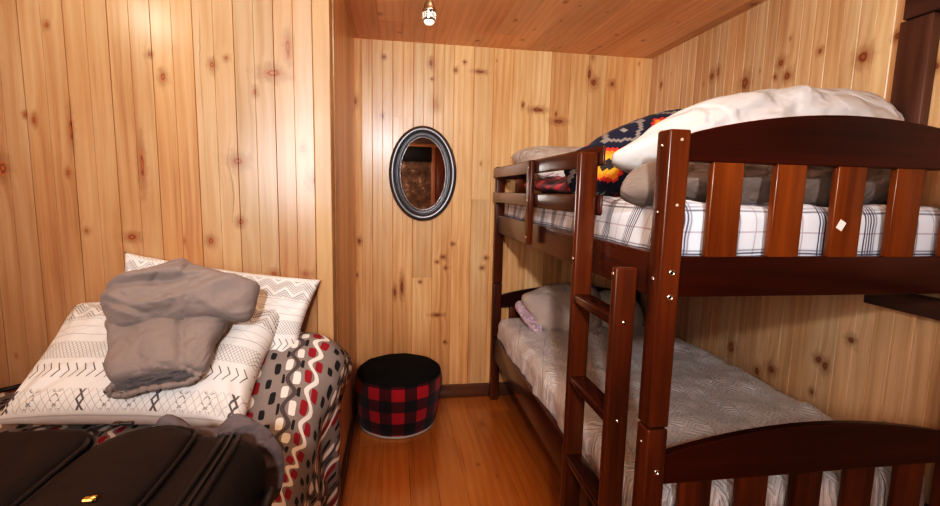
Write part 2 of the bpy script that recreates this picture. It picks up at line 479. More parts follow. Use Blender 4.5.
def quilted_cover():
    m, g, p = newmat('quilted_satin'); c = g.node('ShaderNodeTexCoord')
    x, y, z = g.sep(c.outputs['Object'])
    wn = g.sep(g.noise(c.outputs['Object'], 3, 2, color=True))
    x = x + (wn[0]-.5)*.03; y = y + (wn[1]-.5)*.03
    zz = y + x.tri(.07)*.030
    l1 = g.sstep(((zz/.018).frac()-.5).abs(), .18, .36)
    blocks = (((x*.5 + y)/.10).frac() > .5)
    zz2 = x - y.tri(.08)*.035
    l2 = g.sstep(((zz2/.022).frac()-.5).abs(), .16, .34)
    big = g.noise(c.outputs['Object'], 7, 3)
    ln = l1*blocks + l2*(1-blocks)
    q = g.noise(g.vec(x*22, y*13, z*22), 1, 3, .6)
    wl = g.sstep((q-.5).abs(), .022, .006)
    seam = g.sstep((((x-y*.35)/.155).frac()-.5).abs(), .475, .495)
    base = g.mix(ln*.45, (.66, .61, .60), (.86, .80, .78)); base = g.mix(wl*.25, base, (.80, .74, .70)); base = g.mix(seam*.4, base, (.80, .75, .72))
    base = g.mix(big*.4, base, (.50, .47, .47))
    g.put(p.inputs['Base Color'], base); p.inputs['Roughness'].default_value = .36; p.inputs['Sheen Weight'].default_value = .2
    g.put(p.inputs['Normal'], g.bump(ln*.3 + q*1.3 + big*.8 - seam*.5, .8, .010)); return m
m_quilted = quilted_cover()

def pillow_print():
    m, g, p = newmat('patterned_pillowcase')
    uu, v, _ = g.sep(g.node('ShaderNodeUVMap').outputs[0]); u = uu*.70
    def ln(d, w, s=.0010): return g.sstep(d.abs(), w+s, w-s*.3)
    ink = None
    def add(x, k=1.):
        nonlocal ink
        x = x*k; ink = x if ink is None else ink.max(x)
    # lattice band v .06-.22
    b = v.band(.030, .175); vm = (v-.1025)*.48
    per = .024
    la = (((u+vm*.62)/per).frac()-.5)*per; lb = (((u-vm*.62)/per).frac()-.5)*per
    add(ln(la, .0006)*b, .55); add(ln(lb, .0006)*b, .55)
    cu = (u/.072+.15); ci = cu.floor(); du = (cu.frac()-.5)*.072
    bold = (ci.mod(3) < .5)
    X = (du.abs() - (vm.abs()-.018).abs()*.55)
    add(ln(X, .0030, .0016)*b*bold*(vm.abs() < .033), .95)
    sm = ln(du.abs() - (vm.abs()-.016).abs()*.9 - .001, .0018)*b*(1-bold)*(du.abs() < .014)*(vm.abs() < .030)*((v*210).sin() > -.4)
    add(sm, .8)
    # chevron arrows
    b = v.band(.255, .36); vm = (v-.3075)
    ch = (((u + vm.abs()*.30)/.026).frac()-.5)*.026
    add(ln(ch, .0017, .001)*b, .95)
    # leaves zigzag v .45-.56
    for o_ in (0., .5):
        b = v.band(.40, .54)
        w_ = (((v-.40)/.07).tri(1.0)-.5)*.012
        c2 = (((u)/.024+o_).frac()-.5)*.024
        add(ln(c2.abs()-(w_+.006), .0009)*b, .6)
    # thin diagonal lines v .60-.73
    b = v.band(.60, .74); add(ln((v-.60)*.48, .0008), .6); add(ln((v-.74)*.48, .0008), .6); add(ln((v-.67)*.48, .0006), .5)
    dg = (((u + (v-.6)*.9)/.19).frac()-.5)*.19; add(ln(dg, .0008)*b, .5)
    dg = (((u - (v-.6)*.9)/.19).frac()-.5)*.19; add(ln(dg, .0008)*b, .5)
    # bold dotted zigzag v .76-.93
    b = v.band(.755, .945)
    zz = v*.48 + (u).tri(.070)*.036
    st = (((zz)/.0115).frac() > .42); dots = ((u*1300).sin() > -.75)
    grp = ((zz/.0525).frac() < .74)
    add(st*grp*b*dots, .75)
    b = v.band(.0, .02); ch = (((u + (v*.48))/.014).frac()-.5)*.014; add(ln(ch, .0007)*v.band(.955, .99), .5)
    add(ln((v-.012)*.48, .0006), .3)
    base = g.mix(ink, (.76, .715, .68), (.085, .08, .09))
    g.put(p.inputs['Base Color'], base); p.inputs['Roughness'].default_value = .85
    g.put(p.inputs['Normal'], g.bump(g.noise(g.vec(u*20, v*14, 0.), 1, 4), .35, .006)); return m
m_pcase = pillow_print()

def quilt_print():
    m, g, p = newmat('wavy_bead_quilt')
    u, v, _ = g.sep(g.node('ShaderNodeUVMap').outputs[0])
    W = .058
    cu = u/W; ci = cu.floor(); du = (cu.frac()-.5)*W
    typ = ci.mod(3)
    K = 76.; ph = v*K/(2*PI) + ci*.37
    wob = g.noise(g.vec(u*25, v*25, 0.), 1, 1) - .5
    wave = (ph*(2*PI)).sin()*.0125 + wob*.006
    alt = ph.frac()
    rib = g.sstep((du - wave).abs(), .0078, .0062)
    def blob(cx, ca, hw, hl):
        a_ = ((du - cx + wob*.008)/hw).pow(2); b_ = ((alt - ca)/hl).pow(2)
        return (a_*a_ + b_*b_) < 1
    tA = typ < .5; tB = (typ > .5)*(typ < 1.5); tC = typ > 1.5
    bl = blob(.0135, .75, .0105, .21).max(blob(-.0135, .25, .0105, .21))
    bs = blob(.010, .72, .0095, .20).max(blob(-.010, .22, .008, .15))
    bk = blob(-.026, .72, .006, .16).max(blob(.026, .28, .006, .16))
    ground = (.235, .205, .19); cream = (.74, .68, .62); dkg = (.085, .07, .068); blk = (.014, .013, .014)
    base = g.mix(bs*tB, ground, blk)
    base = g.mix(bl*tA, base, (.26, .010, .022)); base = g.mix(bl*tC, base, cream)
    base = g.mix(bk*tC, base, blk)
    base = g.mix(rib*tA, base, cream); base = g.mix(rib*tC, base, dkg)
    g.put(p.inputs['Base Color'], base); p.inputs['Roughness'].default_value = .8
    g.put(p.inputs['Normal'], g.bump(g.noise(g.vec(u*10, v*10, 0.), 1, 4), .3, .01)); return m
m_quilt = quilt_print()

def buffalo(name, per, red=(.42, .012, .028), mid=(.085, .006, .012), blk=(.012, .008, .010), cyl=None):
    m, g, p = newmat(name)
    if cyl:
        x, y, z = g.coord('Object'); a = g.math('ARCTAN2', y, x)*cyl; b = z
    else:
        a, b, _ = g.sep(g.node('ShaderNodeUVMap').outputs[0])
    sa = ((a/per).frac() > .5); sb = ((b/per+.3).frac() > .5)
    s = sa+sb
    fine = ((a*900).sin()*(b*900).sin())*.5+.5
    base = g.mix((s > .5), red, mid); base = g.mix((s > 1.5), base, blk)
    g.put(p.inputs['Base Color'], base); p.inputs['Roughness'].default_value = .95; p.inputs['Sheen Weight'].default_value = .15
    g.put(p.inputs['Normal'], g.bump(fine + g.noise(g.vec(a*30, b*30, 0.), 1, 3)*3, .3, .003)); return m
m_pouf = buffalo('buffalo_plaid_wool', .134, cyl=.235)
m_redpl = buffalo('red_plaid_fleece', .13, red=(.60, .012, .03), mid=(.16, .008, .016))

def aztec():
    m, g, p = newmat('southwest_blanket')
    u, v, _ = g.sep(g.node('ShaderNodeUVMap').outputs[0])
    a = u*.87+v*.5; b = v*.87-u*.5
    A, B = .27, .17
    da = (((a+.045)/A).frac()-.5).abs()*2; db = (((b+.005)/B).frac()-.5).abs()*2
    q = 12
    d = ((da*q).floor()/q + (db*q*.75).floor()/(q*.75))
    col = g.ramp(d*.5, [(0, (.05, .04, .04)), (.09, (.75, .40, .04)), (.19, (.80, .26, .03)), (.28, (.55, .045, .03)), (.36, (.013, .015, .035)), (.56, (.24, .21, .19)), (.66, (.015, .017, .04)), (.9, (.30, .27, .24))])
    for n in g.n:
        if n.type == 'VALTORGB': n.color_ramp.interpolation = 'CONSTANT'
    g.put(p.inputs['Base Color'], col); p.inputs['Roughness'].default_value = .95; p.inputs['Sheen Weight'].default_value = .05
    g.put(p.inputs['Normal'], g.bump(g.noise(g.vec(u*60, v*60, 0.), 1, 3), .3, .004)); return m
m_aztec = aztec()

m_greyfleece = simple('grey_fleece', (.235, .195, .18), .95, fold=(6, .0035), bump=(160, .35, .003), var=.12, sheen=.12)
m_greyshag = simple('grey_shag', (.12, .11, .115), .95, bump=(90, .9, .01), var=.5, sheen=.1)
m_taupe = simple('taupe_blanket', (.20, .155, .13), .9, fold=(9, .003), bump=(60, .3, .004), var=.15, sheen=.1)
m_white = simple('white_cotton', (.62, .575, .55), .85, fold=(4.5, .0065), bump=(12, .35, .012), var=.05)
m_white2 = simple('offwhite_cotton', (.72, .68, .64), .85, fold=(9, .006), bump=(12, .3, .01), var=.06)
m_taupep = simple('taupe_pillowcase', (.50, .41, .36), .8, fold=(6, .003), bump=(14, .25, .008), var=.06)
m_pale = simple('pale_grey_pillowcase', (.60, .55, .51), .8, fold=(6, .003), bump=(14, .25, .008), var=.06)
m_pink = simple('pink_cloth', (.70, .54, .62), .9, fold=(30, .006), bump=(30, .4, .006), var=.12)
m_camo = simple('tan_cloth', (.25, .17, .12), .9, bump=(30, .4, .006), var=.5)
m_black = simple('black_nylon', (.018, .0125, .011), .52, bump=(350, .25, .0012), var=.25)
m_blackp = simple('black_piping', (.02, .016, .016), .3)
m_zip = simple('zipper', (.05, .045, .045), .35, .6)
m_brass = simple('brass', (.75, .48, .18), .3, 1.)
m_garment = simple('charcoal_jersey', (.12, .10, .105), .95, fold=(14, .002), bump=(120, .4, .003), var=.2)
m_poufTop = simple('black_canvas', (.016, .015, .013), .9, bump=(200, .3, .002), var=.3)
m_poufBase = simple('pale_base', (.55, .50, .46), .7)
m_chrome = simple('chrome', (.42, .38, .34), .2, 1.)
m_led = simple('lamp_lens', (1, .95, .85), .4, emis=((1, .9, .75), 1.1))
m_mir = simple('mirror_silver', (.82, .82, .82), .015, 1.)
m_frame = simple('pewter_paint', (.17, .17, .18), .33, .75)
m_framehi = simple('pewter_bead', (.45, .44, .45), .25, .9)
m_mattress = simple('mattress_ticking', (.5, .48, .46), .8)

# ------------------------------------------------------------------ room shell
XR, XL, YB, YL, XC, ZC = 1.631, -2.3, 2.994, 1.80, -.235, 2.217
YF = -1.75
planks('wall_back', (XC, YB, 0), (1, 0, 0), (0, 0, 1), (0, -1, 0), XR-XC+.03, ZC+.02, m_back, .122, phase=.02, joints={2: [1.78], 3: [.80], 6: [1.3]}, seed=3, tones={0: .75, 2: .65, 5: .85})
planks('wall_left', (XL, YL, 0), (1, 0, 0), (0, 0, 1), (0, -1, 0), XC-XL, ZC+.02, m_left, .128, phase=.03, seed=11, gap=.0016)
planks('wall_side', (XC, YL, 0), (0, 1, 0), (0, 0, 1), (1, 0, 0), YB-YL+.02, ZC+.02, m_plain, .122, phase=.03, seed=5, thick=.012)
# right wall: local x runs from the back corner towards the camera
planks('wall_right', (XR, YB, 0), (0, -1, 0), (0, 0, 1), (-1, 0, 0), YB-YF, ZC+.02, m_right, .128, phase=.04, seed=8)
planks('ceiling', (XR+.03, YF, ZC), (-1, 0, 0), (0, 1, 0), (0, 0, -1), XR-XL+.03, YB-YF+.03, m_ceil, .127, bead=False, phase=.03, autoj=1.4, seed=21, gap=.002, dep=.0022)
planks('floor', (XL, YF, 0), (1, 0, 0), (0, 1, 0), (0, 0, 1), XR-XL+.03, YB-YF+.03, m_floor, .128, bead=False, phase=.06, autoj=1.6, seed=4, gap=.0010, dep=.0018)
# behind the camera (seen in the mirror)
def rough_plaster():
    m, g, p = newmat('dark_textured_panel'); c = g.node('ShaderNodeTexCoord').outputs['Object']
    f = g.noise(c, 9, 5, .65); f2 = g.noise(c, 34, 3, .6)
    g.put(p.inputs['Base Color'], g.ramp(f, [(.3, (.12, .085, .07)), (.58, (.36, .28, .23)), (.70, (.95, .88, .82))]))
    p.inputs['Roughness'].default_value = .35; g.put(p.inputs['Normal'], g.bump(f2+f, 1., .03)); return m
m_rough = rough_plaster()
struct(box('wall_rear', XL, XR, YF-.05, YF, 0, ZC, m_rough, bev=0))
struct(box('trim_4', .575, .635, YF-.0, YF+.03, 0, 2.02, stain('pink_pine', 2, (.5, .26, .17), (.75, .48, .36)), bev=.004))
struct(box('door_1', .635, .84, YF, YF+.022, 0, 2.02, stain('brown_door', 2, (.14, .05, .02), (.27, .10, .045)), bev=.004))
struct(box('trim_5', .84, 1.0, YF, YF+.03, 0, 2.02, m_trimp, bev=.004))
struct(box('trim_6', -.2, 1.0, YF, YF+.05, 2.02, 2.07, m_trimp, bev=.004))
struct(box('trim_7', -.2, .575, YF, YF+.04, 1.80, 2.02, m_boltd, bev=.004))
planks('wall_far_left', (XL, YF, 0), (0, 1, 0), (0, 0, 1), (1, 0, 0), YL-YF, ZC, m_plain, .125, seed=15)

# baseboards, corner trim, timber frame on the right wall
struct(box('baseboard_back', XC+.012, XR, YB-.014, YB, .0, .089, m_base_x, bev=.003))
struct(box('baseboard_side', XC, XC+.012, YL, YB-.014, .0, .089, m_darkbeam_y, bev=.003))
def corner_trim():
    bm = bmesh.new(); z0, z1 = 0, ZC
    addbox(bm, -.045, .006, -.012, 0, z0, z1, .003)
    addbox(bm, 0, .012, -.012, .05, z0, z1, .003)
    addbox(bm, 0, .010, .053, .095, z0, z1, .003)
    addbox(bm, 0, .014, .10, .125, z0, z1, .005)
    return from_bm('trim_1', bm, stain('corner_pine', 2, (.34, .18, .085), (.55, .33, .17), .4, .2), loc=(XC, YL, 0))
struct(corner_trim())
struct(box('trim_2', XR-.035, XR, 1.285, 1.385, 1.06, 1.915, m_darkbeam, bev=.004))
struct(box('trim_3', XR-.045, XR, .2, 1.37, 1.915, 2.10, m_darkbeam_y, bev=.004))
struct(box('trim_8', XR-.030, XR, .2, 1.392, .998, 1.06, m_darkbeam_y, bev=.004))

# ------------------------------------------------------------------ mirror
def mirror():
    t = thing('oval_mirror', 'oval wall mirror in a dark pewter frame hanging on the back pine wall', 'mirror', (.172, YB, 1.448))
    def ring(name, a, b, prof, mat, par):
        bm = bmesh.new(); seg = 96; R = []
        for k in range(seg):
            th = 2*PI*k/seg; c, s = math.cos(th), math.sin(th)
            R.append([bm.verts.new(((a+d)*c, -h, (b+d)*s)) for d, h in prof])
        for k in range(seg):
            A, B = R[k], R[(k+1) % seg]
            for i in range(len(prof)-1): bm.faces.new((A[i], A[i+1], B[i+1], B[i]))
        bmesh.ops.recalc_face_normals(bm, faces=bm.faces)
        return from_bm(name, bm, mat, par, True)
    # outer semi-axes .207 x .288
    prof = [(.0, .0)]
    for i in range(13):
        a = PI*i/12; prof.append((-.021+.021*math.cos(a), .012+.022*math.sin(a)))
    prof += [(-.045, .010), (-.048, .018), (-.054, .020), (-.060, .014), (-.066, .012), (-.068, .004)]
    fr = ring('frame', .207, .288, prof, m_frame, t)
    ring('inner_bead', .207, .288, [(-.0655, .010), (-.067, .016), (-.070, .016), (-.0715, .010)], m_framehi, fr)
    bm = bmesh.new(); vs = [bm.verts.new((.139*math.cos(2*PI*k/96), -.010, .220*math.sin(2*PI*k/96))) for k in range(96)]
    bm.faces.new(vs); bmesh.ops.recalc_face_normals(bm, faces=bm.faces)
    from_bm('mirror_glass', bm, m_mir, t)
mirror()

# ------------------------------------------------------------------ pendant lamp
def pendant():
    x, y = .107, 1.6
    t = thing('pendant_lamp', 'small chrome pendant lamp hanging on a cord from the plank ceiling', 'lamp', (x, y, ZC))
    lathe('ceiling_cap', [(0, 0), (.03, 0), (.028, -.012), (.006, -.016), (0, -.016)], m_chrome, t, 24, (0, 0, 0))
    bm = bmesh.new(); tube(bm, [(0, 0, -.01), (0, 0, -.14), (0, 0, -.262)], .0028, 8); from_bm('cord', bm, m_boltd, t, True)
    s = lathe('socket', [(0, -.255), (.005, -.257), (.008, -.268), (.007, -.274), (.013, -.280), (.0165, -.290), (.0175, -.300), (.0205, -.302), (.0205, -.308), (.0185, -.310), (.0195, -.322), (.0195, -.333), (.0175, -.336), (0, -.336)], m_chrome, t, 32)
    bm = bmesh.new()
    for k in range(16):
        a = 2*PI*k/16; addbox(bm, .0195*math.cos(a)-.0012, .0195*math.cos(a)+.0012, .0195*math.sin(a)-.0012, .0195*math.sin(a)+.0012, -.331, -.312, 0)
    from_bm('knurling', bm, m_bolt, s)
    lathe('bulb', [(.0165, -.334), (.016, -.341), (.011, -.346), (0, -.348)], m_led, t, 32)
pendant()

# ------------------------------------------------------------------ pouf
def pouf():
    c = (.020, 2.700, 0)
    t = thing('round_pouf', 'round footstool pouf in red and black buffalo plaid with a black top', 'pouf', c)
    prof = [(.205, .012), (.213, .02), (.222, .06), (.232, .14), (.239, .22), (.240, .27), (.236, .300), (.229, .315)]
    o = lathe('side_cover', prof, m_pouf, t, 96)
    for v in o.data.vertices:
        a = math.atan2(v.co.y, v.co.x); r = 1.025+.012*math.sin(a*9)*math.sin(v.co.z*18)+.008*noise.noise(Vector((a*2, v.co.z*12, 1)))
        v.co.x *= r; v.co.y *= r; v.co.x += v.co.z*.03
    tp = lathe('top_cover', [(.238, .306), (.235, .322), (.218, .335), (.17, .345), (.10, .351), (0, .353)], m_poufTop, t, 96)
    for v in tp.data.vertices:
        v.co.z += .004*noise.noise(v.co*14); v.co.x += v.co.z*.03
    bm = bmesh.new(); tube(bm, [(.237*math.cos(2*PI*k/72)+.0095, .237*math.sin(2*PI*k/72), .312) for k in range(72)], .0035, 8, True)
    from_bm('top_piping', bm, m_poufTop, t, True)
    lathe('base', [(0, 0), (.210, 0), (.219, .006), (.216, .016), (.2, .018), (0, .018)], m_poufBase, t, 72)
pouf()

# ------------------------------------------------------------------ bunk bed
BX0, BX1, BY0, BY1 = .62, 1.624, 1.035, 2.975
PW = .055
def bunk():
    O = (BX0, BY0, 0)
    t = thing('bunk_bed', 'dark mahogany wooden bunk bed with slatted arched ends and a ladder', 'bunk bed', O)
    def B(name, *a, **k):
        par = k.pop('par', t); off = k.pop('off', O)
        return box(name, *a, parent=par, off=off, **k)
    for x in (BX0, BX1-PW):
        for y in (BY0, BY1-PW):
            lo = B('lower_post', x, x+PW, y, y+PW, 0, .772, m_sz, bev=.006, seg=3)
            up = B('upper_post', x, x+PW, y, y+PW, .777, 1.502, m_sz, bev=.006, seg=3)
            B('joint_pin', x+.012, x+PW-.012, y+.012, y+PW-.012, .768, .782, m_boltd, bev=0)
    ix0, ix1 = BX0+PW, BX1-PW
    def arch(name, zb, ze, zp, y):
        pts = [(ix0-.004, zb), (ix1+.004, zb)]
        n = 28
        for i in range(n+1):
            s = i/n; x = ix1+.004-(ix1-ix0+.008)*s; pts.append((x, ze+(zp-ze)*math.sin(PI*s)**.8))
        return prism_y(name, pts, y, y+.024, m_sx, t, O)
    xs = [.747+.172*k for k in range(5)]
    for y in (BY0+.014, BY1-PW+.014):
        arch('upper_arch_rail', 1.430, 1.490, 1.555, y)
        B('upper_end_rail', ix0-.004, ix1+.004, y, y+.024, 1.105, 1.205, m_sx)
        for x in xs:
            s = B('upper_slat', x, x+.084, y+.002, y+.022, 1.198, 1.436, m_slat, bev=.004)
            if abs(x-xs[2]) < .01 and y < 2:
                off = s.location + Vector(O)
                st = box('sticker', 1.105, 1.124, y+.0005, y+.002, 1.273, 1.297, m_sticker, s, 0, off=tuple(off)); st.rotation_euler = (0, .5, 0)
        arch('lower_arch_rail', .615, .692, .752, y)
        B('lower_end_rail', ix0-.004, ix1+.004, y, y+.024, .27, .37, m_sx)
        for x in [.732+.1665*k for k in range(5)]:
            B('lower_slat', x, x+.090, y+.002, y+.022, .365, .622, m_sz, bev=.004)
    # side rails
    for x in (BX0+.010, BX1-.034):
        B('upper_side_rail', x, x+.024, BY0+PW-.004, BY1-PW+.004, 1.098, 1.208, m_sy)
        B('lower_side_rail', x, x+.024, BY0+PW-.004, BY1-PW+.004, .285, .432, m_sy)
    # slat bases
    for z in (1.11, .31):
        for k in range(12):
            y = BY0+.12+k*.155
            B('bed_slat', BX0+.034, BX1-.034, y, y+.07, z, z+.018, m_sx, bev=.002)
    # guard rail: boards stop a little short of the ladder
    gx0, gx1 = BX0-.011, BX0
    for z0, z1 in ((1.434, 1.494), (1.285, 1.347)):
        B('guard_board', gx0, gx1, 1.368, BY1-.004, z0, z1, m_sy, bev=.007, seg=3)
        B('guard_board', BX1-.02+.0, BX1-.0+.018, BY0, BY1-.004, z0, z1, m_sy, bev=.007) if False else None
    gs = B('guard_stile', gx0-.022, gx0, 2.060, 2.125, 1.118, 1.492, m_sz, bev=.005)
    for z in (1.46, 1.315, 1.15):
        bolt((gx0-.022, 2.092, z), 'x', .0045, gs, m_wplug, Vector(gs.location)+Vector(O))
    # ladder
    lx0, lx1 = .547, .608
    lad = B('ladder', lx0, lx1, 1.390, 1.416, 0, 1.474, m_sz, bev=.007, seg=3)
    lo = Vector(lad.location)+Vector(O)
    st = B('ladder_stile', lx0, lx1, 1.112, 1.138, 0, 1.168, m_sz, bev=.007, seg=3, par=lad, off=tuple(lo))
    for z in (.245, .510, .775, 1.040):
        tr = B('tread', lx0+.002, lx1-.002, 1.136, 1.392, z-.026, z, m_sy, bev=.005, par=lad, off=tuple(lo))
        bolt((lx0+.03, 1.112, z-.013), 'y', .0055, lad, m_bolt, lo)
    for y in (1.403, 1.125):
        bolt((lx0, y, 1.15), 'x', .006, lad, m_bolt, lo)
    # bolts on the near left post
    for z, big, m in ((1.478, 0, m_wplug), (1.328, 0, m_wplug), (1.168, 1, m_bolt), (1.108, 1, m_bolt)):
        bolt((BX0+.031, BY0, z), 'y', .009 if big else .0038, t, m, Vector(O), big)
    for z, big in ((1.465, 0), (1.148, 1), (1.31, 0), (.73, 0), (.40, 1)):
        bolt((BX0, BY0+.028, z), 'x', .007 if big else .0045, t, m_bolt, Vector(O))
    for z in (.66, .33):
        bolt((BX0+.031, BY0, z), 'y', .0075, t, m_bolt, Vector(O), 1)
def bolt(p, axis, r, parent, mat, off, hollow=False):
    prof = [(0, .0035), (r*.45, .0035), (r*.5, .003), (r*.9, .0028), (r, .001), (r, -.004), (0, -.004)]
    if hollow: prof = [(0, .0), (r*.45, .0), (r*.5, .0035), (r*.85, .0035), (r, .001), (r, -.004), (0, -.004)]
    rot = (0, -PI/2, 0) if axis == 'x' else (PI/2, 0, 0)
    o = lathe('bolt', prof, mat, parent, 20, Vector(p)-Vector(off), rot=rot)
    return o
bunk()

# ------------------------------------------------------------------ upper bunk bedding
def sag_side(p):
    return p
um = thing('upper_mattress', 'upper bunk mattress fitted with a white sheet in thin navy plaid lines', 'mattress', (1.11, 2.0, 1.13))
softbox('fitted_sheet', .664, 1.565, 1.092, 2.915, 1.131, 1.333, .045, m_plaid, um, 60, 110, 14, amp=.010, freq=7, seed=3, stretch=(1, 1, .4), off=(1.11, 2.0, 1.13))

duv = lump('white_duvet', (1.1, 1.36, 1.5), (1, 0, 0), (0, .35, 1),
    [(-.475, -.045), (-.383, .018), (-.329, .062), (-.207, .124), (-.064, .166), (.157, .205), (.36, .208), (.48, .18), (.545, .12), (.545, .04), (.50, -.05), (.136, -.083), (-.138, -.091), (-.302, -.105), (-.400, -.080)],
    .13, .17, m_white, amp=.024, freq=9, ang=.55, seed=4.2, round_=.55)
tag(duv, 'white pillow-like duvet bundled on top of the upper bunk bedding behind the arched rail', 'duvet')
az = lump('patterned_blanket', (.97, 1.78, 1.45), (1, 0, 0), (0, .3, 1),
    [(-.32, .035), (-.233, .088), (-.17, .131), (.002, .209), (.156, .25), (.285, .235), (.335, .089), (.229, -.079), (.018, -.105), (-.186, -.110), (-.29, -.108), (-.32, -.046)],
    .12, .12, m_aztec, amp=.012, freq=7, ang=.5, seed=8.1, round_=.5)
tag(az, 'navy blanket with orange, red and grey southwest diamond pattern heaped on upper bunk', 'blanket')
ta = lump('taupe_blanket', (1.0, 1.215, 1.388), (1, 0, 0), (0, .5, .8),
    [(-.40, -.048), (-.395, .0), (-.33, .050), (-.199, .060), (.019, .057), (.25, .065), (.46, .059), (.50, -.002), (.416, -.046), (.227, -.060), (.021, -.066), (-.076, -.059), (-.191, -.045), (-.30, -.055)],
    .055, .11, m_taupe, amp=.014, freq=13, ang=.1, seed=2.3, round_=.5)
tag(ta, 'crumpled taupe blanket squeezed under the white duvet on the upper bunk', 'blanket')
rp = lump('red_plaid_blanket', (.88, 2.05, 1.372), (1, 0, 0), (0, 1, .03),
    [(-.20, -.25), (-.22, .1), (-.20, .45), (-.05, .52), (.2, .5), (.4, .3), (.4, -.1), (.25, -.3), (.0, -.34)],
    .055, .03, m_redpl, amp=.018, freq=9, ang=1.2, seed=5.5)
rp.location.z = 0
tag(rp, 'red and black plaid fleece blanket crumpled behind the guard rail', 'blanket')
fp = pillow('white_pillow', [(.69, 2.30, 1.44), (1.22, 2.30, 1.44), (1.22, 2.84, 1.57), (.69, 2.86, 1.56)], .085, m_white2, amp=.01, seed=9.)
tag(fp, 'off-white pillow at the far end of the upper bunk', 'pillow')
cm = lump('tan_cloth', (.80, 1.78, 1.415), (1, 0, 0), (0, .6, .8),
    [(-.12, -.01), (-.10, .045), (-.04, .06), (.03, .05), (.06, -.01), (-.03, -.03)], .04, .05, m_camo, amp=.01, freq=20, seed=3.3)
tag(cm, 'mottled tan cloth tucked between red plaid blanket and top guard board', 'cloth')

# ------------------------------------------------------------------ lower bunk bedding
lm = thing('lower_mattress', 'lower bunk mattress under a shiny beige-grey zigzag quilted cover', 'mattress', (1.11, 2.0, .33))
def lo_fn(p):
    if p.z < .47: p.x += (.012*noise.noise(Vector((p.y*9, p.z*5, 2))) if p.x < .8 else 0)
    if p.x < .72: p.z -= max(0, (.70-p.x))*.05
    return p
softbox('quilted_cover', .648, 1.606, 1.092, 2.915, .331, .564, .06, m_quilted, lm, 70, 120, 16, amp=.016, freq=6, seed=6, stretch=(1, 1, .6), off=(1.11, 2.0, .33), topfn=lo_fn)
lp = lump('taupe_pillow', (.95, 2.68, .695), (1, 0, 0), (0, .55, .8),
    [(-.207, .043), (-.127, .087), (-.042, .119), (.1, .13), (.238, .115), (.288, .036), (.255, -.153), (.118, -.175), (.015, -.175), (-.119, -.150), (-.150, -.077)],
    .075, .055, m_taupep, amp=.008, freq=8, ang=1.0, seed=7.7, round_=.5)
tag(lp, 'taupe pillow leaning at the head of the lower bunk', 'pillow')
lp2 = lump('pale_pillow', (1.28, 2.70, .68), (1, 0, 0), (0, .55, .8),
    [(-.17, .03), (.0, .09), (.18, .06), (.22, -.09), (.16, -.17), (-.05, -.16), (-.17, -.13)],
    .06, .05, m_pale, amp=.008, freq=8, ang=.4, seed=1.7)
tag(lp2, 'paler grey pillow on the lower bunk, seen between the ladder stiles', 'pillow')
pk = lump('pink_cloth', (.75, 2.66, .615), (1, 0, 0), (0, .8, .5),
    [(-.03, .11), (.03, .15), (.075, .10), (.10, -.033), (.09, -.127), (.05, -.12), (.0, -.02)], .025, .03, m_pink, amp=.012, freq=24, ang=1.3, seed=2.9)
tag(pk, 'small crumpled pink cloth beside the taupe pillow on the lower bunk', 'cloth')

# ------------------------------------------------------------------ left bed
BT = .64
bedt = thing('double_bed', 'bed under the wavy bead patterned quilt with its head against the left plank wall', 'bed', (-.95, .8, 0))
bo = (-.95, .8, 0)
softbox('mattress', -1.62, -.275, -.3, 1.76, .30, .60, .05, m_mattress, bedt, 12, 16, 6, off=bo)
box('side_rail', -.285, -.262, -.3, 1.76, .16, .32, m_trimp, bedt, off=bo)
box('side_rail', -1.64, -1.617, -.3, 1.76, .16, .32, m_trimp, bedt, off=bo)
box('end_rail', -1.617, -.285, -.3, -.277, .16, .32, m_base_x, bedt, off=bo)
box('end_rail', -1.617, -.285, 1.737, 1.76, .16, .32, m_base_x, bedt, off=bo)
for x in (-1.617, -.335):
    for y in (-.27, 1.68): box('leg', x, x+.05, y, y+.05, 0, .30, m_darkbeam, bedt, off=bo)

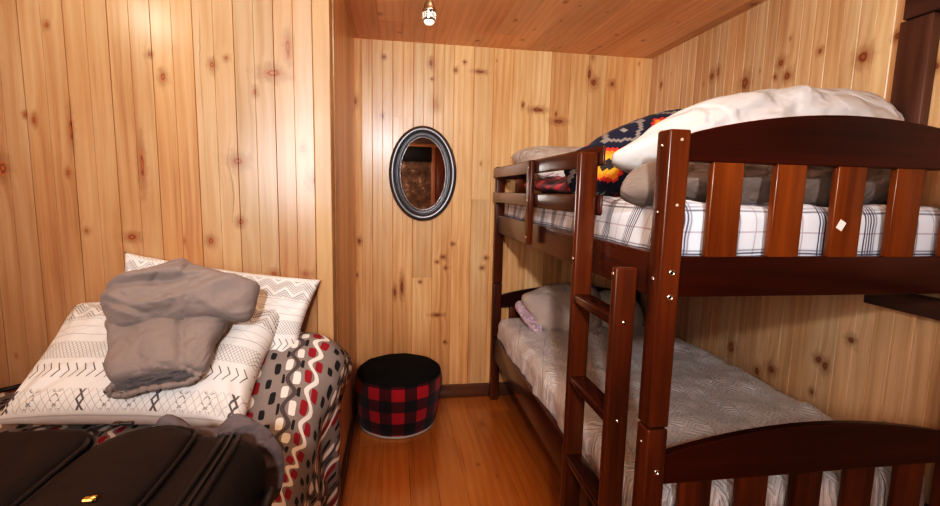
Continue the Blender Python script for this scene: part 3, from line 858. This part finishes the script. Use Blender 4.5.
def sm(a, b, x): 
    t = max(0, min(1, (x-a)/(b-a))); return t*t*(3-2*t)
def quilt():
    bm = bmesh.new(); uvl = bm.loops.layers.uv.new('UVMap'); NU, NV = 150, 200; G = []; uvd = {}
    x0, y0, y1 = -1.68, -.32, 1.775
    for j in range(NV+1):
        y = y0+(y1-y0)*j/NV; row = []
        hump = .20*sm(1.30, 1.68, y) - .03*sm(1.70, 1.775, y)
        xe = -.335 + .02*sm(1.3, 1.7, y)            # where the drape starts
        R = .10
        flat = xe-x0; arc = R*PI/2; zt_e = BT+hump
        drop = zt_e-R-.10
        tot = flat+arc+drop; px = None; acc = 0
        for i in range(NU+1):
            s = (i/NU); s = s**.75*tot
            if s < flat: x = x0+s; z = BT+hump*sm(-.85, -.45, x); nx, nz = 0, 1
            elif s < flat+arc:
                a = (s-flat)/R; x = xe+R*math.sin(a); z = zt_e-R+R*math.cos(a); nx, nz = math.sin(a), math.cos(a)
            else:
                d = s-flat-arc; x = xe+R+.012*sm(0, .25, d)-.03*sm(.15, .6, d); z = zt_e-R-d; nx, nz = 1, 0
            d = max(0, s-flat)
            w = .010*fbm(Vector((x*5+3, y*6, z*5)), 3) + .006*ridge(Vector((x*6, y*4+2, z*6)))
            fold = (.020*math.sin(y*24+2.5*z) + .010*math.sin(y*51+1+4*z))*sm(.08, .45, d)
            bul = .050*sm(1.45, 1.7, y)*math.exp(-((d-.17)/.12)**2)
            x += nx*(w+fold+bul); z += nz*w
            v = bm.verts.new((x, y, max(.02, z))); uvd[v] = (s, y); row.append(v)
        G.append(row)
    for j in range(NV):
        for i in range(NU): bm.faces.new((G[j][i], G[j][i+1], G[j+1][i+1], G[j+1][i]))
    for f in bm.faces:
        for l in f.loops: l[uvl].uv = uvd[l.vert]
    o = from_bm('bed_quilt', bm, m_quilt, smooth=True)
    md = o.modifiers.new('thick', 'SOLIDIFY'); md.thickness = .012; md.offset = -1
    tag(o, 'grey quilt with wavy bead strings of cream, black and red draped over left bed', 'quilt')
quilt()

fpil = pillow('front_pillow', [(-1.07, 1.41, .695), (-.412, 1.325, .69), (-.36, 1.70, .93), (-1.035, 1.735, .95)], .075, m_pcase, nx=100, ny=80, amp=.006, seed=3.)
tag(fpil, 'large white pillow printed with grey tribal bands lying under the folded grey blanket', 'pillow')
bpil = pillow('back_pillow', [(-.90, 1.60, .72), (-.33, 1.60, .72), (-.262, 1.765, 1.02), (-.90, 1.765, 1.12)], .055, m_pcase, nx=90, ny=70, amp=.006, seed=6.)
tag(bpil, 'white printed pillow standing against the wall behind the front pillow', 'pillow')

def blanket():
    t = thing('folded_blanket', 'folded plush grey fleece blanket lying on the front printed pillow', 'blanket', (-.66, 1.5, .85))
    bpy.context.view_layer.update()
    a = lump('upper_roll', (0, 0.0, .15), (1, 0, 0), (0, .5, .866),
        [(-.174, .011), (-.168, .048), (-.127, .088), (-.054, .111), (.018, .14), (.064, .12), (.14, .097), (.24, .067), (.248, .014), (.229, -.052), (.15, -.05), (.062, -.054), (-.016, -.074), (-.108, -.083), (-.15, -.044)],
        .075, .07, m_greyfleece, t, amp=.020, freq=12, ang=.35, seed=2.2, round_=.42,
        extra=lambda x, y: 1 + .22*math.exp(-((y-.085-.25*x)/.022)**2)*(x < .05) - .30*math.exp(-((y-.055-.12*x)/.012)**2)*sm(.16, .0, x) - .25*math.exp(-((y+.035+.35*(x+.05))/.010)**2)*sm(.02, -.06, x)+.12*math.sin(x*34+y*60)*sm(.06, -.1, x)*sm(.06, -.02, y))
    b = lump('lower_fold', (0, -.105, .02), (1, 0, 0), (0, .34, .28),
        [(-.155, .14), (-.035, .16), (.158, .15), (.150, .058), (.143, -.035), (.096, -.045), (-.004, -.055), (-.067, -.071), (-.098, -.045), (-.125, .049)],
        .05, .05, m_greyfleece, t, amp=.007, freq=9, ang=1.2, seed=9.4, round_=.30, extra=lambda x, y: 1+.10*math.sin(x*40+y*25)-.25*math.exp(-((x-.085+.3*y)/.012)**2))
    # shaggy lining showing in the open fold
    lining = lump('fleece_lining', (.02, -.146, -.022), (1, 0, 0), (0, .08, .28),
        [(-.112, -.018), (-.085, .008), (-.04, .024), (.02, .030), (.08, .020), (.11, .0), (.06, -.012), (.0, -.020), (-.07, -.026)],
        .014, .02, m_greyshag, b, amp=.012, freq=40, ang=.1, seed=5.1)
    bm = bmesh.new()
    pts = [(-.085, -.150, -.042), (-.060, -.150, -.012), (-.021, -.150, .006), (.042, -.150, .015), (.100, -.145, .006), (.135, -.140, -.018),
           (.104, -.152, -.034), (.05, -.158, -.038), (.002, -.158, -.044), (-.05, -.156, -.060), (-.085, -.150, -.060), (-.094, -.148, -.050)]
    pp = [Vector(p) for p in pts]; fine = []
    for i in range(len(pp)):
        for k in range(10): fine.append(pp[i].lerp(pp[(i+1) % len(pp)], k/10)+Vector((0, 0, .003*noise.noise(Vector((i*10+k, 0, 0))*.7))))
    tube(bm, fine, [.0085+.006*noise.noise(Vector((i*.45, 2, 0))) for i in range(len(fine))], 12, True)
    from_bm('hem', bm, m_greyfleece, b, True)
blanket()

# ------------------------------------------------------------------ suitcase
def suitcase():
    O = Vector((-.62, .66, .66)); UP = .022
    t = thing('soft_suitcase', 'black soft-sided suitcase with curved zip pockets lying on the left bed', 'suitcase', O + Vector((0, 0, UP)))
    off = tuple(O)
    softbox('body', -1.05, -.222, .36, .905, .665, .893, .075, m_black, t, 50, 40, 14, amp=.006, freq=5, seed=2, off=off)
    p1 = softbox('front_pocket', -1.0, -.500, .40, .880, .84, .915, .035, m_black, t, 40, 40, 6, amp=.008, freq=5, seed=5, off=off)
    bm = bmesh.new()
    def rr(x0, x1, y0, y1, r, z, n=10):
        P = []
        for (cx, cy, a0) in ((x1-r, y1-r, 0), (x0+r, y1-r, PI/2), (x0+r, y0+r, PI), (x1-r, y0+r, 1.5*PI)):
            for k in range(n+1): a = a0+PI/2*k/n; P.append((cx+r*math.cos(a), cy+r*math.sin(a), z))
        return P
    def piping(name, x0, x1, y0, y1, r, z, par, rad=.005, mat=m_blackp):
        bm = bmesh.new(); po = Vector(par.location)+O
        tube(bm, [tuple(Vector(p)-po) for p in rr(x0, x1, y0, y1, r, z)], rad, 8, True)
        return from_bm(name, bm, mat, par, True)
    piping('piping', -1.0, -.500, .40, .880, .07, .899, p1)
    piping('zipper', -1.01, -.490, .39, .889, .075, .893, p1, .003, m_zip)
    # second pocket, strongly rounded outline
    poly = [(.072, .19), (.045, .226), (.0, .236), (-.045, .215), (-.072, .16), (-.078, .0), (-.075, -.2), (0, -.24), (.06, -.22), (.074, 0)]
    p2 = lump('front_pocket', (-.412, .645, .888), (1, 0, 0), (0, 1, 0), poly, .030, .02, m_black, None, amp=.003, freq=6, seed=1.4, round_=.3)
    p2.parent = t; p2.location = -O
    bm = bmesh.new()
    P = [Vector((x, y)) for x, y in poly]; M = len(P); fine = []
    for i in range(M):
        a, b, c, d = P[i-1], P[i], P[(i+1) % M], P[(i+2) % M]
        for k in range(8):
            q = k/8; f = .5*((2*b)+(c-a)*q+(2*a-5*b+4*c-d)*q*q+(3*b-a-3*c+d)*q**3); fine.append((-.412+f.x, .645+f.y, .897))
    tube(bm, fine, .0045, 8, True); from_bm('piping', bm, m_blackp, p2, True)
    # zip ridges along the right edge
    for x, r, m in ((-.292, .0055, m_blackp), (-.279, .003, m_zip), (-.266, .0055, m_blackp)):
        bm = bmesh.new()
        pts = [(x, y, .893) for y in (.40, .5, .6, .7, .8)] + [(x-.004, .85, .890), (x-.02, .886, .875), (x-.035, .898, .85)]
        tube(bm, [Vector(p)-O for p in pts], r, 8); from_bm('zipper_ridge', bm, m, t, True)
    # side carry handle
    bm = bmesh.new(); pts = [(-.226, .60, .80), (-.208, .62, .815), (-.203, .68, .82), (-.203, .74, .82), (-.208, .80, .812), (-.226, .82, .79)]
    tube(bm, [Vector(p)-O for p in pts], .009, 10); h = from_bm('carry_handle', bm, m_blackp, t, True)
    # pulls
    bm = bmesh.new(); addbox(bm, -.012, .012, -.004, .004, -.002, .003, .001); addbox(bm, -.022, -.008, -.006, .006, -.001, .003, .001)
    z = from_bm('zipper_pull', bm, m_zip, t); z.location = Vector((-.47, .888, .905))-O
    bm = bmesh.new(); addbox(bm, -.007, .007, -.005, .005, 0, .005, .002); addbox(bm, .003, .010, -.0025, .0025, .001, .007, .001)
    z = from_bm('brass_emblem', bm, m_brass, t); z.location = Vector((-.392, .645, .917))-O; z['label'] = 'small brass emblem'
suitcase()
ga = lump('charcoal_garment', (-.31, .968, .865), (1, 0, 0), (0, .25, 1),
[(-.150, .010), (-.135, .036), (-.11, .028), (-.090, .012), (-.04, .008), (-.02, .024), (.0, .030), (.04, .012), (.066, -.012), (.086, -.04), (.092, -.08), (.075, -.14), (-.02, -.16), (-.13, -.10)],
    .022, .015, m_garment, amp=.009, freq=20, ang=.4, seed=6.2)
tag(ga, 'charcoal grey garment bunched between the black suitcase and printed pillow', 'garment')
bm = bmesh.new()
pts = [(-1.36, 1.70, .655), (-1.30, 1.69, .668), (-1.25, 1.72, .672), (-1.20, 1.74, .680), (-1.16, 1.765, .70)]
tube(bm, pts, .008, 8); sb = from_bm('black_strap', bm, m_blackp, smooth=True)
tag(sb, 'short black strap on the quilt beside the left corner of the front pillow', 'strap')

# ------------------------------------------------------------------ camera
f_px, yaw, pitch, roll = 479.1, .157715686, -.128376442, -.0223601315
fw = Vector((math.sin(yaw)*math.cos(pitch), math.cos(yaw)*math.cos(pitch), math.sin(pitch)))
rt = Vector((math.cos(yaw), -math.sin(yaw), 0)); dn = -rt.cross(fw)
r2 = math.cos(roll)*rt+math.sin(roll)*dn; d2 = -math.sin(roll)*rt+math.cos(roll)*dn
cam = bpy.data.cameras.new('camera'); cam.sensor_width = 36; cam.lens = f_px/940*36; cam.clip_start = .02
co = bpy.data.objects.new('camera', cam); COL.objects.link(co)
co.matrix_world = Matrix(((r2.x, -d2.x, -fw.x, 0), (r2.y, -d2.y, -fw.y, 0), (r2.z, -d2.z, -fw.z, 1.35), (0, 0, 0, 1)))
scene.camera = co

# ------------------------------------------------------------------ light
def area(name, loc, target, size, energy, col):
    l = bpy.data.lights.new(name, 'AREA'); l.shape = 'DISK'; l.size = size; l.energy = energy; l.color = col
    o = bpy.data.objects.new(name, l); COL.objects.link(o); o.location = loc
    o.rotation_euler = (Vector(target)-Vector(loc)).to_track_quat('-Z', 'Y').to_euler(); return o
def point(name, loc, r, energy, col):
    l = bpy.data.lights.new(name, 'POINT'); l.shadow_soft_size = r; l.energy = energy; l.color = col
    o = bpy.data.objects.new(name, l); COL.objects.link(o); o.location = loc; return o
fl = bpy.data.lights.new('flash', 'SPOT'); fl.energy = 245; fl.color = (.96, 1, 1.05); fl.shadow_soft_size = .06; fl.spot_size = math.radians(97); fl.spot_blend = 1.
fo = bpy.data.objects.new('flash', fl); COL.objects.link(fo); fo.location = (-.15, -1.0, 1.98)
fo.rotation_euler = (Vector((.35, 2.9, 2.05))-Vector(fo.location)).to_track_quat('-Z', 'Y').to_euler()
point('overhead_fill', (.30, 1.25, 2.08), .10, 12, (1, .97, .92))  # added fill light above frame for back wall and ceiling, not a room lamp
area('ceiling_bounce', (-.7, -.5, 1.5), (-.3, .4, 2.2), .8, 27, (1, .97, .93))
point('rear_fill', (-.75, -1.30, 1.95), .08, 13, (1, .95, .88))  # unseen fill added behind the camera to brighten the rear wall in the mirror
point('side_bulb', (-1.12, 1.04, 2.10), .06, 6, (1, .84, .62))
w = bpy.data.worlds.new('world'); scene.world = w; w.use_nodes = True
w.node_tree.nodes['Background'].inputs[0].default_value = (1, .93, .85, 1); w.node_tree.nodes['Background'].inputs[1].default_value = .3
scene.view_settings.view_transform = 'Standard'; scene.view_settings.look = 'None'; scene.view_settings.exposure = -.10

scene.view_settings.use_curve_mapping = True
cm_ = scene.view_settings.curve_mapping
cv = cm_.curves[3]
for q in ((.04, .017), (.16, .115), (.5, .5)): cv.points.new(*q)
cm_.update()
